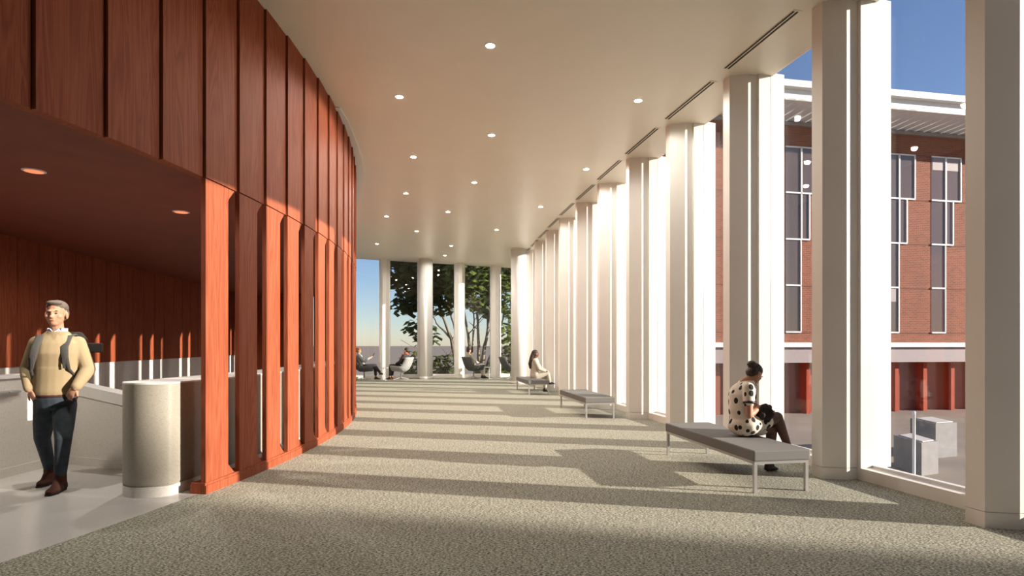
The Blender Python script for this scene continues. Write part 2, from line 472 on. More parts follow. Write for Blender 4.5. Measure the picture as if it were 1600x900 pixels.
# ---- ceiling: slot diffusers, downlights, crescent panel
VENT = [((1246.2, 17.8), (1137.8, 106.7)), ((1115, 128), (1044.2, 185.6)), ((1028.2, 200.3), (981.2, 240.3)), ((970.4, 251), (936.6, 280.4)), ((929, 288.6), (903, 311.6)),
        ((897, 317.6), (877.4, 335.8)), ((873.6, 340.8), (858.4, 355.2)), ((856.2, 359), (843, 371.6)), ((841, 374.5), (831, 385)), ((829.2, 387), (823, 394))]
def tilt(p, dz): return V((p.x, p.y, ceil_z(p.x, p.y) + dz))
VORD = ['the pier by the nearest bench', 'the woman in the polka-dot dress', 'the polka-dot woman\'s bench end', 'the empty bench', 'the far end of the empty bench',
        'the gap between the two farther benches', 'the long-haired woman on the bench', 'the bench end behind the long-haired woman', 'the pier before the round column', 'the pier beside the round column']
for i, (a, b) in enumerate(VENT):
    A, B = on_ceil(*a), on_ceil(*b)
    d = (B - A).normalized(); r = d.cross(V((0, 0, 1))).normalized()
    lab = 'slim black double-slot air diffuser in the ceiling above ' + VORD[i]
    root = tag(empty('slot_diffuser', (A + B) / 2), lab, 'air vent', 'slot diffusers along the facade')
    MB().bar(tilt(A - r * .008 - d * .02, .001), tilt(B - r * .008 + d * .02, .001), .11, .012).build('frame', 'ceiling_paint', root)
    for s in (0, -.047):
        MB().bar(tilt(A - r * s * -1, -.006), tilt(B - r * s * -1, -.006), .025, .006).build('slot', 'slot_dark', root)
DL = [(766, 71), (624, 151), (997, 157), (768, 211), (646, 245), (916, 264), (741, 285), (634, 302), (845, 323), (700, 331), (604, 338), (776, 359), (651, 361), (589, 381), (705, 384), (695, 399)]
def downlight(p, z, lens, lab, grp, r=.055, watt=0):
    root = tag(empty('downlight', (p.x, p.y, z)), lab, 'downlight', grp)
    if watt:
        ld = bpy.data.lights.new('downlight_lamp', 'SPOT'); ld.energy = watt; ld.color = (1, .94, .84); ld.spot_size = math.radians(172); ld.spot_blend = .25; ld.shadow_soft_size = .045
        lo = bpy.data.objects.new('downlight_lamp', ld); COL.objects.link(lo); lo.parent = root; lo.location = (0, 0, -.03)
    MB().lathe([(r * 1.28, .004), (r * 1.28, -.004), (r * 1.02, -.006), (r, .004)], (0, 0, 0), 24).build('trim_ring', 'white_metal', root, local=True)
    MB().lathe([(r, -.0075), (r * .98, -.009), (.004, -.0095)], (0, 0, 0), 24).build('lens', lens, root, local=True)
for px, py in DL:
    p = on_ceil(px, py); downlight(p, ceil_z(p.x, p.y), 'lamp_white', 'small round recessed downlight glowing white in the beige ceiling', 'downlights in the beige ceiling', .055, 50)
for px, py in ((53, 267), (283, 331)):
    p = at(px, py, (Z_SOF + .03 - H) * F / (YH - py)); downlight(p, Z_SOF + .03, 'lamp_dim', 'round recessed downlight in the dark red lobby soffit', 'downlights in the red soffit', .075, 60)
oc = [on_ceil(*q) for q in ((531, 167), (545, 190), (557, 220), (565, 245), (568.5, 268), (566.5, 292), (559, 318))]
t = MB(); inn = []
for q in oc:
    a = math.atan2(q.y - DY, q.x - DX); inn.append(drum(DR - .03, a))
t.prism([(q.x, q.y) for q in oc] + inn[::-1], lambda x, y: ceil_z(x, y) - .02, lambda x, y: ceil_z(x, y) + .01)
tag(t.build('crescent_panel', 'white_paint'), 'white crescent-shaped panel on the ceiling along the timber drum edge', 'ceiling panel')

# ---- low terrazzo parapet with a rounded end, behind the slats
def on_ring(r, y): return math.asin((y - DY) / r)
ri, ro = DR - .29 - .56, DR - .29
EX, EY, ER = -3.50, 5.66, .31
pa0, pa1 = on_ring(ro, 5.48), on_ring(ro, 12.4)
outer = [drum(ro, pa0 + (pa1 - pa0) * i / 26) for i in range(27)]
inner = [drum(ri, pa1 + (on_ring(ri, EY) - pa1) * i / 26) for i in range(27)]
B = V(outer[0]); A = V(inner[-1])
t0 = math.atan2(B.y - EY, B.x - EX)
def endcurve(rr): return [(EX + rr * math.cos(-PI + (t0 + PI) * i / 30), EY + rr * math.sin(-PI + (t0 + PI) * i / 30)) for i in range(1, 30)]
EC = endcurve(ER)
root = tag(empty('parapet', (B.x, B.y, 0)), 'speckled terrazzo parapet with a rounded end behind the red timber slats', 'parapet')
soften(MB().prism(outer + inner + EC, .115, 1.07).build('body', 'terrazzo', root))
MB().prism(outer[1:] + inner[:-1] + endcurve(ER - .012), .10, .116).build('recess', 'terrazzo', root)
soften(MB().prism(outer + inner + EC, 0, .10).build('plinth', 'pale_stone', root))
MB().prism(outer + inner + EC, 1.071, 1.085).build('cap', 'white_paint', root)

# ================================================================== OUTSIDE
GZ = -3.3
noisy('paving', [(.3, (.31, .265, .22)), (.7, (.36, .31, .26))], .4, 3, .9, spec=.0)
struct(MB().box(-700, 700, -200, 1500, GZ - .2, GZ).build('ground', 'paving'))
def brick_mat():
    m = mat('brick', (.4, .2, .1), .85); nt = m.node_tree
    tc = nt.nodes.new('ShaderNodeTexCoord')
    sp = node(nt, 'ShaderNodeSeparateXYZ'); nt.links.new(tc.outputs['Object'], sp.inputs[0])
    ad = node(nt, 'ShaderNodeMath', operation='ADD'); nt.links.new(sp.outputs[0], ad.inputs[0]); nt.links.new(sp.outputs[1], ad.inputs[1])
    cb = node(nt, 'ShaderNodeCombineXYZ'); nt.links.new(ad.outputs[0], cb.inputs[0]); nt.links.new(sp.outputs[2], cb.inputs[1])
    b = node(nt, 'ShaderNodeTexBrick', Scale=1.0)
    b.inputs['Color1'].default_value = (.27, .075, .032, 1); b.inputs['Color2'].default_value = (.19, .054, .026, 1); b.inputs['Mortar'].default_value = (.30, .21, .15, 1)
    b.inputs['Brick Width'].default_value = .42; b.inputs['Row Height'].default_value = .125; b.inputs['Mortar Size'].default_value = .008
    nt.links.new(cb.outputs[0], b.inputs['Vector'])
    nt.links.new(b.outputs['Color'], nt.nodes['Principled BSDF'].inputs['Base Color'])
brick_mat()
mat('dark_brick', (.13, .045, .026), .85)
mat('far_glass', (.115, .085, .075), .12, 0, .7)
mat('shop_glass', (.26, .10, .07), .2, 0, .6)
mat('blind', (.30, .25, .25), .6)
noisy('concrete', [(.3, (.24, .23, .225)), (.7, (.29, .28, .27))], 3, 4, .8)
# brick building: facade seen through the nearest windows
BP = V((29.2, 40.0)); BD = V((.983, .183)); BN = V((.183, -.983))
def bs(px):
    u = (px - 800) / F
    return (u * BP.y - BP.x) / (BD.x - u * BD.y)
def bz(px, py):
    s = bs(px); q = BP + BD * s
    return H - (py - YH) / F * q.y
root = tag(empty('brick_building', (BP.x, BP.y, GZ)), 'red brick office building with white-framed windows seen through the facade', 'building')
def slab(s0, s1, z0, z1, o0, o1, name, m, par=root):
    P = [tuple(BP + BD * s0 + BN * o0), tuple(BP + BD * s1 + BN * o0), tuple(BP + BD * s1 + BN * o1), tuple(BP + BD * s0 + BN * o1)]
    return MB().prism(P, z0, z1).build(name, m, par)
z_top, z_str = bz(1450, 211), bz(1450, 541)
cs = bs(1476.4) - bs(1404.0)                          # spacing of the window columns
zl = [bz(1476, y) for y in (246, 315.5, 384, 452, 521)]
wr_ = (bs(1500.6) - bs(1476.4)); wl_ = (bs(1476.4) - bs(1454.5)); wm_ = (bs(1488.5) - bs(1476.4))
s_left, s_right = bs(1476.4) - cs * 5.5, bs(1476.4) + cs * 6.5
slab(s_left, s_right, z_str, z_top, 0, -6, 'brick_wall', 'brick')
for k in range(-5, 7):
    m0 = bs(1476.4) + cs * k
    for j in range(4):
        a, b = m0 - wl_, m0 + (wr_, wm_, 0, 0)[j]
        z1, z0 = zl[j], zl[j + 1]
        wn = slab(a, b, z0, z1, .02, -.2, 'window', 'far_glass')
        for (e0, e1, f0, f1) in ((a, b, z0, z0 + .10), (b - .08, b, z0, z1)) + (((m0 - .05, m0 + .05, z0, z1),) if j < 2 else ()) + (((a, b, z1 - .08, z1),) if j == 0 else ()):
            slab(e0, e1, f0, f1, .10, .0, 'frame', 'white_metal', wn)
        if (k * 3 + j) % 5 == 0: slab(a + .1, b - .12, z1 - (z1 - z0) * .30, z1 - .05, .03, .0, 'blind', 'blind', wn)
for j in range(5):
    slab(s_left, s_right, zl[j] - .03, zl[j] + .03, .012, -.1, 'course', 'dark_brick')
slab(s_left, s_right, z_str - .05, z_str + .25, .35, -1, 'string_course', 'white_metal')
slab(s_left, s_right, z_str - 1.1, z_str - .05, .1, -1, 'canopy_fascia', 'blind')
slab(s_left, s_right, GZ, z_str - 1.1, -1.2, -1.4, 'shopfront', 'shop_glass')
for k in range(-8, 14):
    slab(bs(1410) + k * 2.35, bs(1410) + k * 2.35 + .3, GZ, z_str - 1.1, -.6, -1.2, 'post', 'dark_red_wood')
slab(s_left - .2, s_right + .2, z_top - .12, z_top + .12, .15, -6, 'parapet_cap', 'concrete')
zc0, zc1 = 16.1, 17.5
slab(s_left, s_right, 16.35, 17.2, 3.0, 2.7, 'canopy_beam', 'white_metal')
slab(s_left, s_right, zc1 - .5, zc1 - .1, 3.4, 2.9, 'canopy_edge', 'white_metal')
for k in range(-24, 32):
    s = bs(1450) + k * .72
    P = BP + BD * s
    MB().bar((P.x + BN.x * 3.0, P.y + BN.y * 3.0, zc0 + .3), (P.x - BN.x * 2.0, P.y - BN.y * 2.0, zc0 + .3), .60, .08).build('louvre', 'white_metal', root)
# the neighbouring block that keeps the foreground out of the sun
root = tag(empty('neighbour_building', (30, -20, GZ)), 'brick block standing beside the forecourt, out past the near windows', 'building')
MB().box(27.0, 44, -46, -5.4, GZ, 13.5).build('wall', 'brick', root)
MB().box(26.8, 44.2, -46.2, -5.35, 13.5, 13.9).build('roof_cap', 'concrete', root)
for k in range(6):
    for j in range(3):
        wn = MB().box(26.93, 27.1, -9.2 - k * 6, -6.9 - k * 6, 0 + j * 4.2, 2.6 + j * 4.2).build('window', 'far_glass', root)
        MB().box(26.88, 27.0, -9.3 - k * 6, -6.8 - k * 6, -.12 + j * 4.2, 0 + j * 4.2).build('frame', 'white_metal', wn)

# blocks and post on the forecourt, modelled in place of reflections in the glass
def ground_pt(px, py):
    Y = (H - GZ) * F / (py - YH); return V(((px - 800) / F * Y, Y, GZ))
for (x0, x1, yb, yt, lab) in ((1440, 1479, 744, 692, 'low grey block standing in for a reflection, beside the white post'), (1462, 1507, 716, 662, 'grey block standing in for a reflection, farther from the white post')):
    a, b = ground_pt(x0, yb), ground_pt(x1, yb); h = (yb - yt) / F * a.y
    root = tag(empty('reflection_block', (a.x + 1, a.y, GZ)), lab, 'reflection block', None)
    MB().prism([(a.x, a.y), (b.x, b.y + .4), (b.x + .3, b.y + 2.2), (a.x + .2, a.y + 1.8)], GZ, GZ + h).build('body', 'concrete', root)
    MB().prism([(a.x + .15, a.y + .15), (b.x - .1, b.y + .5), (b.x + .15, b.y + 2.05), (a.x + .35, a.y + 1.65)], GZ + h - .02, GZ + h + .03).build('top', 'pale_stone', root)
a = ground_pt(1428, 750)  # upright line of a glass reflection, built as a solid post
root = tag(empty('reflection_post', a), 'slim white post standing in for a reflection in the nearest window', 'reflection post')
MB().lathe([(.10, 0), (.10, .03), (.05, .05), (.05, 2.25), (.055, 2.26), (.055, 2.40), (.01, 2.42)], a, 16).build('pole', 'white_metal', root)
MB().lathe([(.16, 0), (.16, .02), (.1, .03)], a, 16).build('base', 'white_metal', root)

# trees
def leafmat(name, a, b):
    m = noisy(name, [(.3, a), (.7, b)], 1.7, 3, .55)
    nt = m.node_tree; pb = nt.nodes['Principled BSDF']; pb.inputs['Specular IOR Level'].default_value = .3
    tl = node(nt, 'ShaderNodeBsdfTranslucent'); nt.links.new(pb.inputs['Base Color'].links[0].from_socket, tl.inputs[0])
    mx = node(nt, 'ShaderNodeMixShader'); mx.inputs[0].default_value = .45
    nt.links.new(pb.outputs[0], mx.inputs[1]); nt.links.new(tl.outputs[0], mx.inputs[2]); nt.links.new(mx.outputs[0], nt.nodes['Material Output'].inputs[0])
leafmat('leaf', (.10, .16, .03), (.26, .34, .07)); leafmat('leaf_dark', (.075, .10, .03), (.17, .19, .06))
noisy('bark', [(.3, (.15, .12, .085)), (.7, (.27, .225, .165))], 6, 4, .85, (1, 1, .3), .3, .02)
def leaves(mb, c, r, n, size, rnd):
    for _ in range(n):
        while True:
            q = V((rnd.uniform(-1, 1), rnd.uniform(-1, 1), rnd.uniform(-1, 1)))
            if q.length < 1: break
        p = V((c[0] + q.x * r[0], c[1] + q.y * r[1], c[2] + q.z * r[2])); s = size * rnd.uniform(.6, 1.25)
        az = rnd.uniform(0, 2 * PI); dr = V((math.cos(az), math.sin(az), rnd.uniform(-.75, .15))).normalized()
        sd = dr.cross(V((rnd.uniform(-.4, .4), rnd.uniform(-.4, .4), 1))).normalized(); up = sd.cross(dr)
        mb.add([p, p + dr * s * .5 + sd * s * .42 - up * s * .05, p + dr * s - up * s * .16, p + dr * s * .5 - sd * s * .42 - up * s * .05, p + dr * s * .45 + up * s * .06],
               [(0, 1, 4), (1, 2, 4), (2, 3, 4), (3, 0, 4)])
def tree(name, lab, base, stems, clumps, leaf, size, seed, grp):
    rnd = random.Random(seed)
    root = tag(empty(name, base), lab, 'tree' if 'tree' in name else 'shrub', grp)
    tr = MB()
    for st in stems:
        P = [V(q) for q, _ in st]; R = [r for _, r in st]
        pts = []
        for i in range(len(P) - 1):
            for j in range(4):
                t = j / 4; q = P[i].lerp(P[i + 1], t); pts.append((q + V((rnd.uniform(-1, 1), rnd.uniform(-1, 1), 0)) * .03, R[i] + (R[i + 1] - R[i]) * t))
        pts.append((P[-1], R[-1])); tr.chain(pts, 7)
        for _ in range(5):                           # twigs
            i = rnd.randrange(len(pts) // 2, len(pts)); q, r = pts[i]
            e = q + V((rnd.uniform(-1, 1), rnd.uniform(-1, 1), rnd.uniform(.2, 1))).normalized() * rnd.uniform(.5, 1.3); tr.cone(q, e, r * .5, .012, 5)
    tr.build('trunk', 'bark', root)
    lf = MB()
    for c, r, n in clumps: leaves(lf, c, r, int(n * .62), size * 1.2, rnd)
    tag(lf.build('foliage', leaf, root), kind='stuff')
Y1, Y2 = 31.5, 29.5
def T(px, py, Y=Y1): return at(px, py, Y)
b1 = V((T(716, 600).x, Y1, GZ))
tree('leafy_tree', 'large broad-leaved tree beyond the far windows, its branches leaning over the round column', b1,
     [[(b1, .16), (T(716, 590), .13), (T(705, 530), .09), (T(690, 490), .06), (T(668, 440), .04)], [(T(716, 590), .1), (T(712, 520), .07), (T(700, 470), .05), (T(690, 410), .03)],
      [(T(705, 530), .06), (T(682, 505), .04), (T(672, 485), .02)]],
     [(T(672, 425), (1.9, 1.6, 1.3), 1500), (T(640, 435), (1.2, 1.2, .9), 600), (T(625, 412), (.9, 1, .7), 260), (T(650, 465), (1.2, 1.1, .7), 420), (T(634, 478), (.8, .8, .5), 170), (T(692, 440), (1.3, 1.2, 1.2), 700), (T(655, 510), (.9, .9, .5), 120),
      (T(664, 528), (.8, .8, .5), 90), (T(690, 475), (1.1, 1, .6), 330), (T(660, 390), (2.4, 1.8, 1.1), 1200), (T(700, 400), (1.6, 1.4, 1.1), 600)], 'leaf_dark', .36, 3, 'trees beyond the far windows')
b2 = V((T(750, 600, Y2).x, Y2, GZ))
tree('many_stemmed_tree', 'pale many-stemmed tree rising behind the chair between the far piers', b2,
     [[(b2, .2), (T(748, 600, Y2), .14), (T(735, 545, Y2), .08), (T(727, 500, Y2), .06), (T(722, 440, Y2), .03)],
      [(T(748, 600, Y2), .12), (T(748, 540, Y2), .08), (T(746, 490, Y2), .06), (T(756, 430, Y2), .03)],
      [(T(750, 600, Y2), .12), (T(758, 540, Y2), .09), (T(764, 500, Y2), .06), (T(762, 430, Y2), .03)],
      [(T(750, 600, Y2), .1), (T(768, 550, Y2), .06), (T(785, 500, Y2), .04), (T(792, 440, Y2), .03)],
      [(T(748, 600, Y2), .1), (T(738, 560, Y2), .05), (T(741, 500, Y2), .04), (T(735, 450, Y2), .02)]],
     [(T(740, 430, Y2), (1.6, 1.3, 1.1), 1300), (T(765, 420, Y2), (1.5, 1.3, 1.1), 1100), (T(748, 465, Y2), (1.2, 1, .7), 500), (T(792, 425, Y2), (1.2, 1.1, 1.0), 500), (T(795, 470, Y2), (.8, .8, 1.0), 300), (T(720, 455, Y2), (.8, .8, .8), 230),
      (T(762, 480, Y2), (.8, .8, .5), 160), (T(795, 520, Y2), (.7, .7, .8), 170), (T(790, 570, Y2), (.8, .8, .6), 180), (T(750, 388, Y2), (2.4, 1.6, 1.0), 1200)], 'leaf', .33, 5, 'trees beyond the far windows')
for (px, py, Yq, rx, rz, n, sd, lab) in ((652, 572, 28.5, .95, .9, 420, 11, 'dark leafy bush outside the far windows, behind the chair with the red scarf'), (694, 575, 28.8, 1.0, .75, 460, 12, 'grey-green bush outside the far windows, to the right of the round column'),
                                (770, 585, 28.0, .9, .55, 300, 13, 'light green bush outside the far windows, behind the small side table'), (795, 560, 28.4, .7, .8, 300, 14, 'dark bush outside the far windows, between the last pier and the round column')):
    c = T(px, py, Yq); b = V((c.x, c.y, GZ))
    tree('leafy_bush', lab, b, [[(b, .06), (c, .03), (c + V((.2, 0, rz * .8)), .015)], [(b, .05), (c + V((-.3, .1, -.3)), .03), (c + V((-.5, .1, rz * .5)), .012)]], [(c, (rx, .8, rz), n), (c - V((0, 0, rz)), (rx * .9, .8, rz), n // 2)], 'leaf' if sd == 13 else 'leaf_dark', .26, sd, 'bushes outside the far windows')

# ================================================================== FURNITURE
BL, BW, BH = 1.97, .585, .415
def make_bench():
    r = empty('bench')
    m = MB(); m.box(-BW / 2 - .012, BW / 2 + .012, -BL / 2 - .012, BL / 2 + .012, BH - .105, BH)
    m.build('cushion', 'grey_upholstery', r, local=True, bevel=.014)
    fr = MB(); z = BH - .12
    for s in (-1, 1):
        fr.box(s * BW / 2 - (.03 if s > 0 else 0), s * BW / 2 + (.03 if s < 0 else 0), -BL / 2, BL / 2, z - .014, z + .016)
        fr.box(-BW / 2, BW / 2, s * BL / 2 - (.03 if s > 0 else 0), s * BL / 2 + (.03 if s < 0 else 0), z - .014, z + .016)
    fr.build('frame', 'chrome', r, local=True)
    for sx in (-1, 1):
        for sy in (-1, 1):
            x, y = sx * (BW / 2 - .016), sy * (BL / 2 - .016)
            MB().box(x - .016, x + .016, y - .016, y + .016, 0, z - .01).build('leg', 'chrome', r, local=True)
    return r
def pose_bench(o, near_l, near_r, lab):
    a, b = on_floor(*near_l), on_floor(*near_r)
    d = V((-.166, .986, 0)).normalized(); c = (a + b) / 2 + d * BL / 2
    o.location = (c.x, c.y, 0); o.rotation_euler = (0, 0, math.atan2(-d.x, d.y))
    tag(o, lab, 'bench', 'grey benches along the facade'); return o
bench = make_bench()
pose_bench(bench, (1181, 771), (1261, 767), 'grey upholstered bench with chrome legs under the woman in polka dots')
pose_bench(copy_tree(bench), (916, 655), (959.3, 653.6), 'empty grey upholstered bench with chrome legs beside the facade piers')
pose_bench(copy_tree(bench), (826.7, 617.3), (856.7, 616.8), 'grey upholstered bench with chrome legs under the woman with long dark hair')

def make_chair(m):
    r = empty('lounge_chair')
    # shell: a bent seat-and-back sheet with raised arms; +x is forward
    prof = [(.34, .40), (.20, .39), (.0, .37), (-.16, .38), (-.27, .46), (-.36, .64), (-.44, .86), (-.47, .93)]
    vs = []; n = 9
    for (x, z) in prof:
        for i in range(n):
            t = -1 + 2 * i / (n - 1); e = abs(t) ** 3
            arm = .20 * e if z < .62 else .0
            vs.append((x + (.16 * e if z > .44 else 0), t * (.34 if z < .8 else .30), z + arm))
    m1 = MB(); k = len(prof); fs = [(a * n + i, a * n + i + 1, (a + 1) * n + i + 1, (a + 1) * n + i) for a in range(k - 1) for i in range(n - 1)]
    m1.add(vs, fs, True); sh = m1.build('shell', m, r, local=True)
    sol = sh.modifiers.new('thick', 'SOLIDIFY'); sol.thickness = .05; sol.offset = -1
    MB().box(-.2, .30, -.25, .25, .385, .44).build('seat_pad', m, r, local=True, bevel=.02)
    MB().lathe([(.03, .08), (.03, .36), (.07, .375)], (0, 0, 0), 12).build('stem', 'chrome', r, local=True)
    for i in range(4):
        a = PI / 4 + i * PI / 2
        MB().bar((0, 0, .10), (.33 * math.cos(a), .33 * math.sin(a), .018), .04, .022).build('foot', 'chrome', r, local=True)
    return r
ch = make_chair('pale_upholstery'); chd = make_chair('dark_upholstery')
def put_chair(o, px, py, rz, lab):
    b = on_floor(px, py); o.location = (b.x, b.y, 0); o.rotation_euler = (0, 0, rz); tag(o, lab, 'chair', 'swivel lounge chairs by the far windows'); return o
put_chair(ch, 627, 593.4, PI - .25, 'pale grey swivel lounge chair of the person with the red scarf')
CH1 = put_chair(copy_tree(chd), 569, 593.4, .15, 'dark grey swivel lounge chair of the person holding a phone')
put_chair(copy_tree(chd), 740, 591.8, .55, 'dark grey swivel lounge chair seen from behind, its sitter facing the trees')
put_chair(chd, 798, 592.0, .3, 'dark grey swivel lounge chair half hidden by the round column')
def side_table(px, py, lab):
    b = on_floor(px, py); r = tag(empty('side_table', b), lab, 'table', 'small side tables by the far windows')
    MB().lathe([(.20, .49), (.20, .505), (.19, .51)], b, 24).build('top', 'white_paint', r)
    MB().lathe([(.018, .01), (.018, .49)], b, 10).build('stem', 'white_metal', r)
    MB().lathe([(.13, 0), (.13, .01), (.02, .016)], b, 20).build('base', 'white_metal', r)
side_table(599, 594.0, 'small round white side table between the red scarf and the phone holder')
side_table(764, 592.6, 'small round white side table beside the chair facing the trees')

# ================================================================== PEOPLE
mat('skin', (.50, .26, .165), .5, spec=.3); mat('skin_dark', (.16, .075, .045), .5, spec=.3); mat('skin_light', (.60, .36, .26), .5, spec=.3)
noisy('sweater', [(.3, (.32, .245, .14)), (.7, (.37, .285, .165))], 180, 3, .9, b=.2, bd=.003)
noisy('jeans', [(.3, (.022, .032, .044)), (.7, (.040, .055, .072))], 14, 5, .85, b=.1, bd=.003)
noisy('boot', [(.3, (.070, .030, .022)), (.7, (.10, .042, .03))], 20, 3, .8, spec=.15)
noisy('shirt', [(.3, (.45, .55, .70)), (.7, (.5, .6, .75))], 60, 2, .8)
noisy('hair_grey', [(.3, (.06, .045, .034)), (.7, (.13, .10, .08))], 90, 3, .7, (1, 1, .3))
noisy('hair_brown', [(.3, (.020, .011, .008)), (.7, (.05, .026, .017))], 90, 3, .5)
noisy('hair_black', [(.3, (.018, .012, .01)), (.7, (.05, .032, .024))], 60, 3, .6)
noisy('hair_red', [(.3, (.30, .10, .035)), (.7, (.40, .15, .05))], 60, 3, .6)
noisy('canvas_dark', [(.3, (.045, .042, .038)), (.7, (.07, .065, .058))], 120, 3, .85)
noisy('stocking', [(.3, (.075, .035, .025)), (.7, (.11, .05, .035))], 50, 2, .5)
mat('shoe_black', (.018, .014, .013), .35)
noisy('fur_black', [(.3, (.012, .010, .010)), (.7, (.04, .033, .030))], 60, 4, .9, b=.8, bd=.02)
noisy('linen', [(.3, (.42, .39, .31)), (.7, (.50, .465, .375))], 80, 3, .85)
noisy('grey_knit', [(.3, (.25, .27, .26)), (.7, (.34, .36, .35))], 80, 3, .85)
noisy('dark_cloth', [(.3, (.022, .020, .022)), (.7, (.04, .036, .038))], 60, 3, .85)
noisy('red_cloth', [(.3, (.42, .075, .045)), (.7, (.50, .10, .06))], 60, 3, .85)
noisy('white_cloth', [(.3, (.62, .60, .58)), (.7, (.7, .68, .66))], 60, 3, .85)
mat('lip', (.36, .13, .10), .5)
def dots():
    m = mat('polka_dots', (.78, .72, .62), .85); nt = m.node_tree
    v = node(nt, 'ShaderNodeTexVoronoi', Scale=13, Randomness=.7); nt.links.new(coords(nt, (1, 1, .8)), v.inputs['Vector'])
    c = ramp(nt, v.outputs['Distance'], [(.355, (.018, .016, .015)), (.37, (.80, .74, .64))])
    nt.links.new(c, nt.nodes['Principled BSDF'].inputs['Base Color'])
dots()

def perp(f, up=V((0, 0, 1))): return f.cross(up).normalized()
def head_prims(mb, c, f, up, k=1.0, inf=0):
    """skull, face, jaw, nose, ears round the head centre c; f is the way the face looks"""
    f = f.normalized(); r = perp(f, up); up = r.cross(f).normalized()
    E_ = lambda o, a, b, d: mb.ell(c + (r * o[0] + f * o[1] + up * o[2]) * k, r * (a * k), f * (b * k), up * (d * k))
    E_((0, -.012, .03), .076, .094, .088); E_((0, .018, -.03), .064, .074, .082); E_((0, .045, -.078), .038, .040, .030)
    E_((0, .085, -.005), .012, .014, .026); E_((0, .098, -.028), .015, .015, .012)            # nose bridge, tip
    E_((0, .080, .022), .046, .014, .010); E_((0, .083, -.058), .024, .010, .010)             # brow, mouth
    for s in (-1, 1):
        E_((s * .078, -.008, -.012), .010, .020, .032); E_((s * .040, .058, -.025), .022, .022, .020)
    return r, up
def eyes(root, c, f, up, k=1.0, lip='lip'):
    f = f.normalized(); r = perp(f, up); up = r.cross(f).normalized()
    for s in (-1, 1):
        MB().ell(c + (r * s * .031 + f * .084 + up * .004) * k, r * .011, f * .007, up * .006, 8, 6).build('eye', 'black', root)
        MB().ell(c + (r * s * .032 + f * .088 + up * .026) * k, r * .017, f * .006, up * .004, 8, 6).build('eyebrow', 'hair_grey' if lip == 'lip' else 'hair_brown', root)
    MB().ell(c + (f * .093 - up * .058) * k, r * .021, f * .005, up * .005, 8, 6).build('lips', 'lip', root)
def hand(mb, w, d, n, k=1.0, side=1, curl=.5):
    """palm and five fingers: w wrist, d finger direction, n back-of-hand normal"""
    d = d.normalized(); s = n.cross(d).normalized() * side; n = (d.cross(s) * side).normalized()
    P = w + d * .05 * k
    mb.ell(P, s * .042 * k, n * .016 * k, d * .052 * k)
    for i, (o, L) in enumerate(((-.030, .062), (-.010, .074), (.010, .070), (.029, .056))):
        a = P + s * o * k + d * .042 * k; L *= k
        b = a + (d * math.cos(curl * .5) - n * math.sin(curl * .5)) * L * .5; c = b + (d * math.cos(curl * 1.4) - n * math.sin(curl * 1.4)) * L * .5
        mb.chain([(a - d * .02 * k, .0095 * k), (b, .0085 * k), (c, .0072 * k)], 8)
    a = P - s * .036 * k - d * .02 * k; b = a + (-s * .7 + d * .7).normalized() * .036 * k; c = b + (-s * .25 + d * .95).normalized() * .032 * k
    mb.chain([(a, .013 * k), (b, .0105 * k), (c, .009 * k)], 8)
def torso(mb, J, inf, k, fem=False, low=True):
    side, fr = J['side'], J['front']
    pel, wst, chs, nk = J['pelvis'], J['waist'], J['chest'], J['neck']
    Wp, Ww, Wc = (.175, .135, .160) if fem else (.172, .165, .188)
    Dp, Dw, Dc = (.125, .098, .112) if fem else (.128, .122, .130)
    R = []
    seq = []
    if low: seq += [(pel - (wst - pel).normalized() * .10 * k, Wp * .75, Dp * .8), (pel, Wp, Dp)]
    seq += [(wst, Ww, Dw), (wst.lerp(chs, .55), (Ww + Wc) / 2 * 1.02, (Dw + Dc) / 2), (chs, Wc, Dc), (chs.lerp(nk, .45), Wc * .98, Dc * .86), (chs.lerp(nk, .78), Wc * .62, Dc * .66), (nk, .068, .066)]
    for c, a, b in seq: R.append((c, side * (a * k + inf), fr * (b * k + inf)))
    mb.tube(R, 20)
def leg(mb, h, kn, an, inf, k, r=(.092, .064, .058, .042)):
    c = kn.lerp(an, .3)
    mb.chain([(h, r[0] * k + inf), (h.lerp(kn, .55), r[0] * .84 * k + inf), (kn, r[1] * k + inf), (c, r[2] * 1.02 * k + inf), (an, r[3] * k + inf)], 14)
def arm(mb, s, e, wv, inf, k, r=(.054, .046, .032)):
    mb.chain([(s, r[0] * k + inf), (s.lerp(e, .5), r[0] * .95 * k + inf), (e, r[1] * k + inf), (e.lerp(wv, .35), r[1] * .98 * k + inf), (wv, r[2] * k + inf)], 12)
def foot(mb, an, toe, inf, k, sole=0):
    d = V((toe.x - an.x, toe.y - an.y, 0)).normalized(); sd = V((-d.y, d.x, 0))
    heel = V((an.x, an.y, toe.z)) - d * .045 * k
    mb.cone(an, heel + V((0, 0, .04 * k)) + d * .01, .040 * k + inf, .034 * k + inf)
    mb.tube([(heel + V((0, 0, .03 * k)), sd * .030 * k, V((0, 0, .03 * k))), (heel.lerp(toe, .35) + V((0, 0, .038 * k)), sd * (.036 * k + inf), V((0, 0, .038 * k + inf * .3))),
             (heel.lerp(toe, .72) + V((0, 0, .027 * k)), sd * (.045 * k + inf), V((0, 0, .027 * k))), (toe - d * .01 + V((0, 0, .018 * k)), sd * .028 * k, V((0, 0, .018 * k)))], 14)
    mb.cone(an, heel.lerp(toe, .55) + V((0, 0, .035 * k)), .036 * k + inf, .028 * k + inf)
